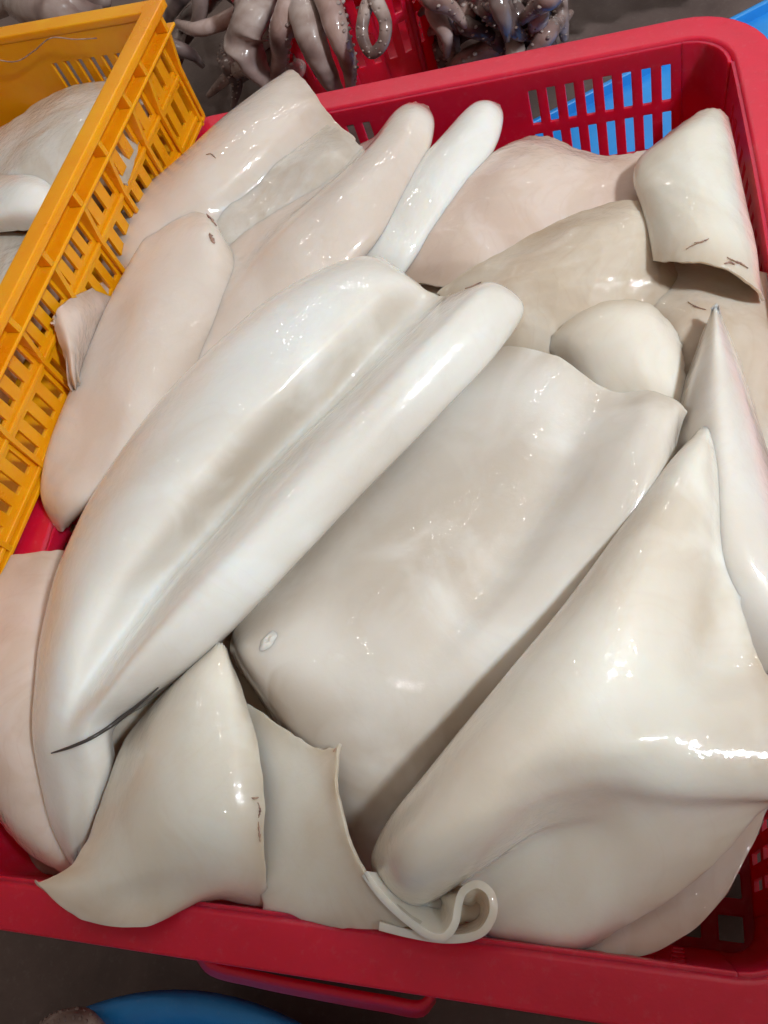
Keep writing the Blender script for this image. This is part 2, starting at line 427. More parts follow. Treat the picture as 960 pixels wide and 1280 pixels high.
fx0, fx1, fy0, fy1 = x0+DRAFT, x1-DRAFT, y0+DRAFT, y1-DRAFT
pit, hw = .0236, .0138
holes = []
ux = fx1-.007-hw
while ux > fx0+.012:
    vy = fy0+.007
    while vy+hw < fy1-.012:
        holes.append((ux, ux+hw, vy, vy+hw)); vy += pit
    ux -= pit
child_fix(panel('floor_grid', [fx0, fx1], [fy0, fy1], holes, lambda u, v: (u, v, FLOOR), M['red'], crate, .004), crate)
# moulded hand grip hanging under the front rim
gp = [(242, 1192), (262, 1222), (310, 1240), (380, 1256), (450, 1268), (520, 1272), (548, 1252), (550, 1238)]
G = np.array([[W(a, b, z) + np.array([0, -dy, 0]) for z, dy in ((.180, .0), (.160, .004), (.135, .004), (.115, 0))] for a, b in
              [(245, 1185), (262, 1206), (320, 1222), (400, 1238), (480, 1252), (530, 1258), (546, 1240)]])
G = cr1(G, 30); G = np.swapaxes(cr1(np.swapaxes(G, 0, 1), 8), 0, 1)
me = mesh('hand_grip', G.reshape(-1, 3), grid_faces(30, 8)); o = link('hand_grip', me, M['red'], crate); child_fix(o, crate)
s = o.modifiers.new('thickness', 'SOLIDIFY'); s.thickness = .003

# ================================================================== SQUID in the red crate (px, py, height cm)
# big folded mantle, left of centre
A = squid('squid_mantle', 'glossy white squid mantle folded lengthwise into a lobe and a long roll, at left', 'white', [
 [(478,352,21.5),(466,330,22.3),(478,323,22.6),(510,345,22.6),(545,368,22.2),(570,364,22.6),(608,358,22.8),(636,366,22.2),(630,380,20.8)],
 [(440,360,21.0),(415,336,23.0),(455,325,24.0),(500,345,23.8),(535,378,22.1),(562,370,24.4),(615,350,25.5),(655,378,24.1),(636,410,21.0)],
 [(380,400,21.0),(345,370,23.4),(400,375,25.0),(448,392,24.6),(482,428,21.6),(508,424,24.3),(566,405,26.2),(625,432,24.3),(600,455,20.9)],
 [(305,470,21.0),(262,440,23.5),(322,450,25.5),(372,472,25.0),(408,508,21.5),(434,502,24.3),(496,482,26.2),(556,507,24.3),(535,530,20.8)],
 [(225,560,21.0),(190,512,23.4),(246,528,25.6),(295,550,25.0),(331,584,21.5),(358,578,24.3),(422,560,26.1),(482,582,24.3),(460,605,20.7)],
 [(150,650,20.8),(125,602,23.2),(176,612,25.5),(222,634,25.0),(257,666,21.6),(284,660,24.3),(344,644,26.0),(404,660,24.2),(385,685,20.6)],
 [(100,745,20.5),(76,695,22.8),(120,702,25.0),(156,718,24.6),(186,748,21.8),(212,744,24.2),(268,725,25.7),(330,738,24.0),(312,765,20.5)],
 [(75,830,20.3),(50,790,22.2),(86,793,24.1),(110,806,23.8),(132,826,22.2),(155,822,24.1),(198,803,25.2),(256,812,23.5),(240,838,20.6)],
 [(68,900,20.0),(43,862,21.6),(62,865,22.9),(80,875,23.0),(98,880,22.8),(120,872,23.7),(148,862,24.3),(190,862,22.9),(175,884,20.8)],
 [(70,950,19.6),(41,915,21.0),(52,925,21.9),(66,928,22.2),(82,925,22.5),(100,915,22.9),(112,910,22.8),(132,905,22.1),(140,912,21.0)],
 [(72,985,19.3),(46,965,20.5),(58,970,21.2),(75,975,21.5),(95,975,21.5),(110,968,21.5),(122,962,21.3),(135,955,20.8),(142,950,19.8)],
 [(85,1045,18.8),(62,1030,19.7),(72,1032,20.2),(85,1035,20.4),(98,1035,20.4),(108,1030,20.4),(116,1025,20.2),(124,1018,19.6),(130,1010,18.8)],
 [(92,1082,18.4),(88,1080,18.8),(92,1080,19.0),(96,1080,19.1),(99,1078,19.1),(102,1076,19.1),(105,1073,19.0),(108,1070,18.8),(110,1066,18.4)],
 ], nu=110, nv=100, it=6, seed=3, glassy_shade=lambda u, v: .95*np.exp(-((v-.44)/.085)**2)*bump(u, .02, .12, .38, .62))  # glassy valley flesh, its tint also standing in for the roll's shadow
# broad flat mantle in the middle
B = squid('squid_mantle', 'broad flat greyish squid mantle in the middle, small hole near its lower tip', 'greige', [
 [(560,452,20.6),(610,432,21.6),(655,432,22.3),(700,446,22.6),(740,476,22.4),(775,492,22.5),(815,488,23.0),(850,502,22.9),(859,514,22.3)],
 [(545,480,20.6),(600,458,21.8),(655,462,22.6),(700,478,22.9),(738,506,22.6),(778,516,23.2),(815,514,23.7),(842,526,23.2),(850,540,21.6)],
 [(470,570,20.6),(540,548,22.0),(610,548,22.9),(665,562,23.1),(706,584,22.7),(748,582,23.6),(786,580,24.0),(820,594,23.7),(836,614,22.2)],
 [(400,660,20.6),(470,652,22.0),(545,658,22.8),(605,668,23.0),(652,680,22.6),(700,672,23.4),(742,668,23.7),(778,682,23.3),(794,704,21.8)],
 [(330,735,20.6),(395,742,22.2),(470,755,22.9),(535,765,22.9),(588,770,22.4),(640,756,22.8),(688,748,22.9),(728,758,22.3),(748,784,21.2)],
 [(300,770,20.8),(345,790,22.8),(410,820,23.2),(475,845,22.9),(530,850,22.3),(585,830,22.2),(635,818,22.0),(686,820,21.5),(711,844,20.6)],
 [(288,800,20.6),(304,815,22.4),(360,850,22.9),(430,890,22.4),(490,910,21.7),(545,890,21.5),(595,870,21.2),(646,867,20.8),(676,894,20.2)],
 [(292,825,19.8),(312,850,21.2),(350,890,21.7),(410,945,21.1),(465,975,20.5),(520,955,20.4),(570,925,20.2),(616,917,20.0),(646,939,19.6)],
 [(315,860,18.4),(332,885,19.4),(358,925,19.8),(405,990,19.3),(455,1035,18.9),(505,1020,18.9),(550,980,18.9),(590,960,18.4),(610,970,17.8)],
 [(340,900,17.0),(352,925,17.6),(372,970,17.8),(410,1040,17.6),(450,1090,17.4),(500,1080,17.4),(540,1040,17.4),(575,1000,17.2),(595,1000,17.0)],
 ], nu=90, nv=90, it=8, seed=5, glassy_shade=lambda u, v: .75*np.exp(-((v-.42)/.30)**2)*bump(u, .05, .25, .45, .6)+.9*bump(u, .62, .78, 2, 3)*(v > .25))  # greyer see-through middle; lower part darkened for the right roll's shadow
# tented mantle at right with a thick roll pointing at the viewer
Cc = squid('squid_mantle', 'large smooth squid mantle tented up, its thick blunt roll reaching the front rim', 'warm', [
 [(874,560,21.4),(868,546,22.2),(874,536,22.6),(881,533,22.7),(887,535,22.7),(892,541,22.5),(897,552,22.2),(902,575,21.4)],
 [(846,600,21.2),(836,582,22.7),(850,566,23.6),(868,561,23.9),(882,566,23.8),(893,580,23.3),(902,605,22.6),(910,640,21.6)],
 [(808,660,21.0),(795,632,23.0),(818,618,24.4),(845,618,24.8),(868,630,24.6),(886,655,24.0),(900,690,22.9),(920,720,22.0)],
 [(755,740,20.8),(738,712,23.2),(768,695,25.0),(803,698,25.5),(835,714,25.1),(866,742,24.0),(890,772,22.8),(935,785,21.9)],
 [(690,820,20.6),(672,796,23.2),(712,775,25.2),(758,778,25.9),(800,795,25.5),(842,815,24.5),(882,836,23.0),(955,838,22.4)],
 [(620,898,20.5),(602,880,23.0),(650,855,25.2),(708,860,26.1),(765,874,25.7),(822,884,25.0),(885,885,24.2),(985,875,23.2)],
 [(545,975,20.4),(530,968,22.8),(585,935,25.4),(652,933,26.3),(720,935,25.9),(790,935,25.4),(868,930,24.5),(1000,938,23.4)],
 [(495,1030,20.2),(487,1022,22.4),(540,995,25.2),(615,985,26.0),(690,970,25.3),(765,965,24.9),(860,964,24.3),(1000,975,23.0)],
 [(472,1065,20.0),(465,1066,21.8),(515,1048,25.0),(600,1028,25.6),(685,995,24.5),(760,982,24.2),(850,992,23.7),(985,1000,22.2)],
 [(475,1090,19.6),(467,1096,20.9),(512,1096,23.8),(598,1066,24.3),(680,1016,23.3),(752,998,23.2),(835,1010,22.7),(965,1005,21.6)],
 [(490,1112,19.2),(484,1118,20.2),(524,1132,21.5),(590,1095,22.1),(672,1036,22.0),(742,1018,22.2),(818,1036,21.8),(935,1034,20.8)],
 [(520,1118,18.8),(520,1122,19.2),(545,1126,19.4),(606,1086,19.9),(676,1044,20.8),(738,1038,21.4),(795,1068,21.0),(900,1072,20.1)],
 [(560,1120,18.6),(565,1125,18.8),(582,1130,19.0),(612,1105,19.4),(676,1082,20.2),(722,1082,20.6),(770,1102,20.3),(858,1110,19.5)],
 [(590,1136,18.4),(595,1144,18.6),(606,1146,18.8),(630,1138,19.2),(672,1125,19.7),(708,1130,19.8),(748,1142,19.6),(808,1144,19.0)],
 [(600,1156,18.4),(608,1165,18.5),(620,1169,18.7),(644,1172,18.9),(670,1176,19.1),(695,1180,19.1),(722,1182,18.9),(756,1172,18.4)],
 [(604,1176.73,17.3),(612,1177.78,17.3),(624,1179.37,17.3),(648,1182.54,17.3),(674,1185.97,17.3),(699,1189.27,17.3),(726,1190,17.3),(760,1180,17.3)],
 ], nu=165, nv=110, it=9, seed=8, glassy_shade=lambda u, v: .75*bump(u, -2, -1, .18, .38)+.5*np.exp(-((v-.8)/.1)**2)*bump(u, .2, .25, .33, .4))  # translucent top, with its dimmer light and the crease shade painted in
C2 = squid('squid_mantle', 'pointed squid mantle rising to a narrow tip against the right rim', 'greige', [
 [(889,392,21.6),(891,386,21.9),(894,383,22.0),(897,386,21.9),(901,394,21.5)],
 [(868,442,20.5),(879,428,22.0),(896,420,22.7),(912,430,21.8),(926,452,20.3)],
 [(845,512,20),(863,505,22.0),(898,498,23.0),(930,506,21.8),(950,532,19.8)],
 [(838,600,19.8),(868,590,21.8),(905,582,23.0),(945,588,21.8),(975,612,19.4)],
 [(850,720,19.8),(880,710,21.6),(910,700,22.8),(962,702,22.4),(1010,712,19.6)],
 [(850,790,19.6),(885,785,20.6),(930,780,21.4),(990,785,21.4),(1040,792,19.6)],
 [(860,850,18.8),(900,845,19.4),(950,842,20.0),(1010,844,20.0),(1060,846,19)],
 ], seed=9)
C4 = squid('squid_mantle', 'thin translucent squid mantle edge lying lowest at the front right corner', 'pink', [
 [(640,1060,17.2),(740,1050,17.8),(820,1025,18.2),(890,985,18.6),(990,930,18.8)],
 [(635,1110,17.2),(730,1110,17.6),(815,1075,18.0),(890,1025,18.4),(980,960,18.8)],
 [(640,1150,17.4),(730,1160,17.8),(822,1130,18.0),(895,1072,18.2),(970,985,18.6)],
 [(660,1176,17.6),(740,1196,18.0),(808,1198,18.0),(868,1160,18.0),(930,1088,18.1),(966,1000,18.4)][:1]+[(740,1194,18.0),(812,1194,18.0),(900,1128,18.0),(960,1010,18.4)],
 ], seed=10, thick=.004)
# curled sheets over the front rim
D = squid('squid_mantle', 'cream squid mantle cut open, its flared lower corner curling over the front rim', 'cream', [
 [(262,815,22.3),(268,808,22.8),(275,803,23.0),(281,806,22.8),(285,815,22.3)],
 [(200,868,21.2),(222,852,22.9),(256,842,23.6),(286,848,23.2),(303,866,22.2)],
 [(155,925,20.6),(190,912,22.9),(240,904,23.8),(288,906,23.4),(319,922,22.3)],
 [(130,990,20.6),(172,982,22.8),(232,974,23.7),(288,972,23.2),(328,984,22.1)],
 [(112,1045,20.8),(160,1042,22.5),(228,1034,23.1),(288,1032,22.6),(331,1042,21.6)],
 [(90,1082,21.3),(146,1088,22.0),(222,1082,22.0),(288,1082,21.4),(333,1090,20.6)],
 [(62,1098,21.8),(118,1120,21.7),(205,1116,21.0),(285,1112,20.2),(334,1118,19.6)],
 [(45,1103,22.1),(102,1149,21.5),(190,1158,20.9),(262,1126,19.2),(334,1136,18.6)],
 ], seed=11, nu=64, thick=.0038)
sp = [(455,1092,22.4),(478,1122,22.3),(508,1150,22.2),(540,1171,22.2),(558,1170,22.2),(569,1154,22.2),(573,1132,22.2),(581,1112,22.3),(597,1105,22.4),(613,1116,22.3),(617,1139,22.2),(608,1160,22.0),(590,1171,21.8),(556,1174,21.7),(515,1168,21.6),(474,1158,21.5)]
tg = [(520,1100)]*4+[(548,1120),(548,1110),(540,1105)]+[(592,1140)]*5+[(575,1152),(550,1158),(515,1156),(478,1146)]
kk = [.5,.5,.5,.5,.6,.6,.6]+[.55,.5,.5,.5,.5]+[.6,.8,1,1]
rib = np.array([[W(a+(t[0]-a)*k*f_, b+(t[1]-b)*k*f_, (z-1.7*f_)/100) for f_ in (0, .3, .65, 1)] for (a, b, z), t, k in zip(sp, tg, kk)])
rib = cr1(rib, 120); rib = np.swapaxes(cr1(np.swapaxes(rib, 0, 1), 14), 0, 1)
Ee = squid('squid_mantle', 'cream squid sheet whose free edge rolls into an open curl on the front rim', 'cream', [
 [(296,872,20.8),(330,893,21.3),(370,922,21.7),(400,936,22.1),(424,932,22.6)],
 [(302,910,20.6),(335,930,21.2),(370,945,21.6),(396,955,22.0),(419,962,22.6)],
 [(308,960,20.4),(342,975,21.2),(376,985,21.6),(402,990,22.0),(423,1003,22.6)],
 [(315,1030,20.2),(350,1036,21.0),(386,1040,21.5),(412,1042,22.0),(434,1047,22.6)],
 [(322,1090,19.8),(360,1096,20.5),(400,1098,21.1),(430,1094,21.7),(455,1091,22.5)],
 [(328,1128,19.4),(370,1134,20.0),(415,1137,20.6),(452,1134,21.3),(486,1128,22.3)],
 [(330,1150,19.0),(380,1156,19.6),(430,1160,20.2),(478,1162,21.0),(524,1156,22.2)],
 ], [[(480,1115,20.5),(530,1112,20.5),(575,1108,20.4),(606,1116,20.4)],[(490,1135,20.5),(535,1135,20.5),(575,1132,20.4),(606,1134,20.4)],[(490,1150,20.4),(535,1155,20.4),(575,1152,20.4),(602,1150,20.4)]], seed=12, thick=.0034)
org = np.array(Ee.location)
me = mesh('rolled_lip', rib.reshape(-1, 3)-org, grid_faces(*rib.shape[:2])); o = link('rolled_lip', me, M['cream'], Ee)
sm = o.modifiers.new('thickness', 'SOLIDIFY'); sm.thickness = .0034; sm.offset = 0
bv = o.modifiers.new('edge', 'BEVEL'); bv.width = .0014; bv.segments = 3; bv.limit_method = 'ANGLE'; bv.angle_limit = math.radians(50)
# left edge
Q = squid('squid_mantle', 'shaded squid mantle at the far left tucked behind the red front rim', 'pink', [
 [(-100,740,20),(-30,705,20.6),(20,692,20.8),(62,686,20.6),(95,690,19.6)],
 [(-100,820,20.4),(-30,790,21.3),(20,782,21.4),(62,780,20.8),(95,790,19.2)],
 [(-90,900,20.2),(-30,890,21.2),(18,890,21.2),(58,890,20.4),(95,900,18.8)],
 [(-70,960,19.6),(-20,968,20.4),(20,985,20.4),(62,1000,19.6),(95,1010,18.4)],
 [(-40,985,18.8),(-12,1008,19.4),(22,1040,19.4),(62,1065,19.0),(98,1080,18.0)],
 [(-30,995,17.8),(-4,1024,18.2),(30,1062,18.2),(70,1088,18.0),(100,1100,17.4)],
 ], seed=13)
J = squid('squid_mantle', 'long cream squid mantle leaning beside the yellow crate, its blunt tip pointing down', 'blush', [
 [(212,288,21.4),(202,272,22.2),(215,265,22.6),(240,264,22.8),(264,271,22.7),(276,290,22.2)],
 [(190,315,21.0),(180,298,22.6),(200,285,22.9),(232,285,23.4),(268,296,23.4),(292,322,21.8)],
 [(158,370,20.6),(146,355,22.4),(172,348,23.1),(204,352,23.5),(248,364,23.0),(292,388,21.8)],
 [(124,440,20.6),(110,430,22.2),(140,425,22.9),(172,430,23.3),(212,442,22.9),(256,462,21.6)],
 [(92,510,20.4),(78,505,21.9),(110,503,22.5),(140,510,22.8),(176,522,22.6),(212,538,21.4)],
 [(66,575,20.2),(53,578,21.5),(82,576,22.0),(115,582,22.3),(145,590,22.3),(165,598,21.4)],
 [(60,622,20.0),(49,622,20.9),(70,622,21.8),(95,624,22.0),(116,626,21.6),(130,626,21.0)],
 [(70,652,19.6),(62,650,20.1),(72,652,20.6),(85,650,20.8),(96,646,20.6),(105,640,20.2)],
 [(74,660,19.2),(70,662,19.4),(76,664,19.6),(82,660,19.7),(88,655,19.7),(93,650,19.5)],
 ], nu=80, seed=14)
K = squid('squid_mantle', 'small pinkish squid piece poking out against the yellow crate wall', 'pink', [
 [(185,322,20.3),(152,338,21.0),(118,356,23.4),(88,372,25.4),(72,388,26.0),(68,402,25.8)],
 [(190,365,20.0),(156,374,20.5),(122,384,22.8),(96,394,25.0),(78,404,25.8),(69,414,25.4)],
 [(175,415,19.8),(138,420,20.3),(110,424,22.6),(96,430,24.4),(86,436,25.0),(78,440,24.6)],
 [(155,460,19.6),(122,462,20.1),(104,464,21.6),(97,467,23.0),(91,470,23.7),(86,470,23.5)],
 [(140,492,19.4),(110,494,19.8),(101,494,20.6),(97,493,21.5),(95,490,22.2),(92,486,22.2)],
 ], seed=15)
K2 = squid('squid_mantle', 'pale squid tip just below the small piece by the yellow crate', 'cream', [
 [(120,482,20.0),(104,482,20.2),(90,485,20.1),(78,492,19.6)],
 [(115,510,20.0),(98,510,20.2),(83,514,20.1),(70,520,19.5)],
 [(105,540,19.6),(90,542,19.8),(78,545,19.7),(67,548,19.2)],
 [(95,562,19.2),(85,563,19.3),(75,562,19.2),(68,560,18.9)],
 ], seed=16, nu=24, nv=24)
# upper left group
Fm = squid('squid_mantle', 'white squid mantle with a straight cut mouth at the back left corner', 'blush', [
 [(352,92,20.8),(362,88,21.8),(378,98,22.2),(394,118,22.2),(408,138,21.6),(424,156,21.0),(446,174,20.4)],
 [(318,118,20.8),(330,108,22.2),(352,122,23.0),(368,145,22.8),(385,165,21.6),(402,178,21.2),(425,195,20.4)],
 [(262,172,20.8),(274,152,22.4),(302,165,23.6),(325,190,23.0),(345,212,21.6),(365,222,21.2),(390,235,20.2)],
 [(205,232,20.6),(214,206,22.3),(245,215,23.6),(272,235,23.0),(296,255,21.6),(320,265,21.0),(345,280,20.2)],
 [(160,285,20.4),(168,246,22.0),(198,252,23.3),(225,268,23.0),(250,285,22.0),(275,298,21.2),(300,310,20.2)],
 [(140,325,20.2),(138,290,21.6),(162,290,22.8),(188,300,22.8),(212,312,22.0),(238,325,21.2),(262,340,20.2)],
 [(142,350,19.6),(126,335,20.8),(146,332,21.8),(168,338,21.8),(190,345,21.2),(212,352,20.6),(235,362,20.0)],
 [(150,370,18.8),(132,360,19.4),(148,358,20.0),(166,362,20.0),(185,368,19.8),(204,374,19.6),(222,380,19.2)],
 ], nu=70, nv=64, seed=17)
Gm = squid('squid_mantle', 'wrinkled translucent grey squid mantle sunk beside the cut white one', 'grey', [
 [(420,158,20.6),(408,156,21.6),(425,162,21.9),(448,180,21.6),(470,200,21)],
 [(345,205,20.8),(362,192,21.8),(395,195,22.3),(428,208,21.9),(450,230,21)],
 [(275,230,21.2),(300,222,21.7),(345,232,21.8),(390,248,21.6),(420,270,21)],
 [(235,262,21.3),(262,256,21.8),(305,270,21.7),(350,290,21.4),(385,310,21)],
 [(230,310,21.2),(255,305,21.5),(295,318,21.4),(335,335,21.2),(365,355,20.8)],
 [(225,360,20.8),(250,355,21.0),(285,368,21),(320,385,20.8),(345,400,20.4)],
 ], seed=18, amp=.0016, wr=.0005, nu=100, nv=100)
H = squid('squid_mantle', 'long rolled squid mantle, left of the two blunt fingers at the back', 'blush', [
 [(505,140,20.4),(506,132,20.9),(515,128,21.2),(527,129,21.2),(536,134,20.9),(538,142,20.4)],
 [(492,158,20.2),(485,148,21.6),(500,133,22.5),(524,134,22.7),(543,150,21.8),(540,165,20.3)],
 [(432,190,20.8),(455,186,21.9),(476,170,23.1),(508,172,23.3),(535,188,22.1),(528,205,20.3)],
 [(360,238,21.2),(400,234,21.9),(430,218,23.3),(470,222,23.6),(508,242,22.2),(495,262,20.3)],
 [(290,288,21.3),(338,286,22.0),(375,270,23.2),(425,278,23.6),(470,300,22.2),(455,325,20.4)],
 [(250,340,21.4),(285,345,21.9),(320,335,22.8),(370,342,23.0),(410,362,22),(400,385,20.4)],
 [(250,430,20.8),(235,415,21.6),(272,405,22.3),(315,415,22.4),(350,435,21.6),(345,450,20.4)],
 [(200,500,20.6),(190,488,21.2),(222,478,21.7),(258,488,21.8),(290,505,21.2),(285,520,20.4)],
 [(140,590,20),(132,580,20.6),(158,572,21),(190,580,21),(218,595,20.6),(215,610,20)],
 ], nu=90, nv=56, seed=19)
I = squid('squid_mantle', 'smooth slender rolled squid finger, right of the two fingers at the back', 'white', [
 [(598,140,20.2),(597,131,20.7),(606,126,21.0),(616,126,21.0),(625,131,20.7),(626,140,20.2)],
 [(588,152,20.0),(581,142,21.3),(593,129,22.2),(613,130,22.4),(629,145,21.6),(626,160,20.1)],
 [(560,188,20),(550,174,21.5),(568,162,22.6),(594,165,22.8),(617,182,21.8),(612,198,20.1)],
 [(525,232,20),(512,216,21.5),(532,205,22.6),(560,210,22.8),(584,226,21.8),(578,242,20.1)],
 [(488,282,20),(475,268,21.4),(496,258,22.4),(524,264,22.5),(546,280,21.6),(540,296,20.1)],
 [(455,335,19.8),(445,320,21),(464,312,21.8),(488,318,21.9),(508,332,21.2),(502,348,20)],
 [(425,378,18.8),(415,362,19.7),(434,354,20.3),(458,360,20.4),(478,374,19.9),(472,390,19)],
 ], nu=70, seed=20)
# back right group
L = squid('squid_mantle', 'pinkish rounded squid mantle against the slotted red back wall', 'pink', [
 [(645,185,19.2),(655,170,20.2),(690,172,20.2),(730,188,19.8),(770,195,19.6),(800,190,19.4),(830,180,19)],
 [(615,205,19.4),(622,186,21.0),(665,182,21.6),(712,196,21.0),(755,210,20.2),(795,212,19.8),(825,205,19.4)],
 [(580,240,19.4),(582,218,21.2),(635,214,22.2),(690,228,21.7),(740,240,20.6),(785,245,20.2),(820,245,19.6)],
 [(540,285,19.4),(540,262,21.0),(595,258,22.0),(650,270,21.7),(705,278,20.8),(760,285,20.2),(810,290,19.6)],
 [(500,330,19.4),(500,308,20.7),(550,305,21.6),(605,315,21.4),(660,325,20.6),(720,332,20),(780,340,19.4)],
 [(480,370,19),(480,348,20),(520,350,20.6),(570,362,20.6),(620,372,20),(680,380,19.6),(750,390,19.2)],
 ], nu=110, nv=110, seed=21, amp=.0016, wr=.0005)
Mm = squid('squid_mantle', 'brownish translucent squid mantle lying just behind the broad middle one', 'brown', [
 [(545,362,20.9),(610,322,21.5),(670,290,21.6),(730,260,21.5),(780,250,21.4),(808,256,21.0),(825,268,20.2)],
 [(560,378,20.9),(625,345,21.9),(685,312,22.2),(742,284,22.2),(790,274,21.9),(818,285,21.2),(835,300,20.2)],
 [(580,405,20.8),(645,380,21.6),(700,350,22.0),(752,322,22.0),(796,312,21.5),(825,322,20.8),(845,338,20)],
 [(600,435,20.4),(660,420,21.0),(712,395,21.3),(760,368,21.2),(800,355,20.8),(835,362,20.4),(860,375,19.8)],
 [(620,465,19.8),(675,455,20.2),(725,435,20.4),(770,410,20.3),(810,395,20.1),(850,400,19.8),(880,410,19.4)],
 ], nu=110, nv=110, seed=22, amp=.0016, wr=.0005)
N = squid('squid_mantle', 'yellowish squid flap rolled over beside the right rim with a brown stained lower edge', 'cream', [
 [(820,205,20.2),(822,182,21.2),(845,160,22.0),(875,138,22.4),(897,134,22.2),(911,146,21.2),(912,165,19.6)],
 [(805,222,20.4),(798,200,21.6),(826,180,22.8),(862,160,23.3),(895,155,23.0),(916,172,21.6),(918,190,19.6)],
 [(808,250,20.4),(791,228,21.6),(820,212,22.9),(862,200,23.5),(902,198,23.0),(925,215,21.4),(924,235,19.4)],
 [(818,285,20.3),(802,262,21.5),(828,252,22.8),(868,245,23.4),(910,244,22.9),(935,260,21.2),(934,280,19.2)],
 [(826,310,20.2),(811,298,21.4),(836,292,22.6),(874,290,23.1),(916,294,22.6),(945,308,21.0),(944,328,19.2)],
 [(826,326,20.5),(816,326,21.3),(838,328,22.2),(872,330,22.6),(912,340,22.2),(946,362,20.9),(956,376,19.6)],
 ], nu=80, nv=80, seed=23, amp=.001, wr=.0004, thick=.0036)
O = squid('squid_mantle', 'cream squid mantle with a rounded lip behind the middle one', 'cream', [
 [(680,430,20.6),(705,405,21.6),(740,382,22.0),(778,373,22.0),(812,378,21.8),(832,396,21.2),(850,420,20.4)],
 [(690,445,20.6),(718,425,21.9),(752,402,22.5),(785,394,22.6),(815,402,22.2),(838,422,21.3),(855,445,20.4)],
 [(705,470,20.4),(735,455,21.6),(765,440,22.2),(795,436,22.3),(822,445,21.8),(845,465,21),(860,485,20.2)],
 [(720,510,20),(752,500,21),(782,490,21.4),(808,490,21.4),(832,500,21),(852,515,20.4),(866,530,19.8)],
 ], seed=24)
P = squid('squid_mantle', 'dim cream squid mantle lying under the rolled flap at the right rim', 'brown', [
 [(800,310,19.6),(840,315,19.4),(880,320,19.3),(920,330,19.1),(965,345,18.9)],
 [(800,370,20.0),(835,362,20.2),(870,358,20.2),(915,362,19.6),(970,375,18.9)],
 [(815,420,19.8),(845,402,20.6),(875,392,20.8),(920,400,20),(980,420,18.9)],
 [(830,480,19.2),(860,470,19.8),(895,465,19.8),(940,475,19.4),(995,490,18.7)],
 [(850,570,18.8),(885,565,19),(920,560,19),(965,565,18.8),(1010,575,18.4)],
 [(870,680,18.6),(905,680,18.7),(945,680,18.7),(985,680,18.5),(1025,685,18.2)],
 ], seed=25)
# buried mantles that fill the crate under the visible ones
Bu = squid('squid_mantle', 'buried squid mantle glimpsed in the gaps under the heap', 'brown', [
 [(240,225,15.5),(430,220,16),(600,215,16),(760,215,15.5),(890,205,14.5)],
 [(170,330,17),(400,300,19),(600,300,19.2),(760,290,17.4),(920,280,15.8)],
 [(110,520,17),(350,500,19.4),(580,480,19.4),(780,470,19),(970,450,17)],
 [(70,700,17),(300,690,19.4),(520,680,19.2),(760,680,18.8),(1000,660,17)],
 [(20,880,16.5),(240,860,19),(450,880,18),(720,860,18.6),(990,830,17)],
 [(0,1010,15.5),(200,1010,17.6),(400,1030,16.5),(680,980,17.4),(960,950,16)],
 [(30,1090,14),(200,1110,15),(400,1130,15),(620,1110,15),(850,1080,14)],
 ], seed=26, amp=.002)

# ---- small marks lying on the squid
def strand(name, label, surf, pts, r, mat='dark', lift=.0008, cat='strand', parent=None):
    P3 = []
    for a, b in pts:
        h = hit(surf, a, b, lift)
        if h: P3.append(np.array(h[0]))
    if len(P3) < 2: return None
    P3 = np.array(P3)
    me, _, _ = tube_mesh(name, P3-P3[0], [r*.4, r, r, r*.35], nseg=6, n=28, wob=.12, seed=len(pts))
    o = link(name, me, M[mat]); o.location = P3[0]
    if parent:
        o.parent = parent; o.matrix_parent_inverse = Matrix.Translation(-Vector(parent.location))
    elif label: tag(o, label, cat)
    return o
strand('dark_strand', 'thin dark wiry strand along the lower end of the white roll', A,
       [(66,941),(90,933),(115,921),(138,906),(160,889),(180,873),(197,858)], .0012)

# ---- scraps of dark skin and stains stuck on single squid
def scrap(surf, pts, w, mat='scrap'):
    """a short flat ragged strip of skin pressed on a squid"""
    P3 = [hit(surf, a, b, .0005) for a, b in pts]
    P3 = [p for p in P3 if p]
    if len(P3) < 2: return
    cpt = np.array([np.array(p[0]) for p in P3]); nn = np.array([np.array(p[1]) for p in P3])
    k = 20; Cc_ = cr1(cpt, k); N_ = cr1(nn, k)
    T = np.gradient(Cc_, axis=0); Sd = np.cross(N_, T); Sd /= np.linalg.norm(Sd, axis=1)[:, None]+1e-9
    V = []
    for i in range(k):
        e = w*math.sin(math.pi*(i+.4)/k)**.5
        V += [Cc_[i]+Sd[i]*e*random.uniform(.3, 1), Cc_[i]+N_[i]*.0005, Cc_[i]-Sd[i]*e*random.uniform(.3, 1)]
    org = np.array(surf.location)
    me = mesh('skin_scrap', np.array(V)-org, grid_faces(k, 3)); o = link('skin_scrap', me, M[mat], surf)
    sm = o.modifiers.new('thickness', 'SOLIDIFY'); sm.thickness = .0004
scrap(J, [(258,268),(264,274),(270,283)], .0022)
scrap(J, [(262,292),(265,299),(268,305)], .0020)
scrap(D, [(314,997),(318,998),(323,997)], .0008)
scrap(D, [(322,1003),(325,1012),(323,1022)], .0008)
scrap(D, [(323,1027),(324,1040),(325,1052)], .0007)
scrap(N, [(868,304),(876,303),(886,299)], .0008)
scrap(N, [(858,312),(864,308),(872,305)], .0006)
scrap(N, [(908,322),(916,326),(926,330),(934,336)], .0009)
scrap(N, [(905,330),(912,328),(918,331)], .0010)
scrap(Fm, [(258,194),(264,193),(270,198)], .0007)
scrap(P, [(860,378),(870,384),(882,388)], .0008)
scrap(B, [(632,428),(660,431),(690,440),(712,454)], .0010)
scrap(A, [(582,362),(602,354),(625,350),(642,355)], .0010)
scrap(Q, [(0,1012),(3,1020),(6,1028)], .0022)
scrap(Ee, [(418,940),(421,935),(424,932)], .0009)
scrap(B, [(396,476),(399,477)], .0012)

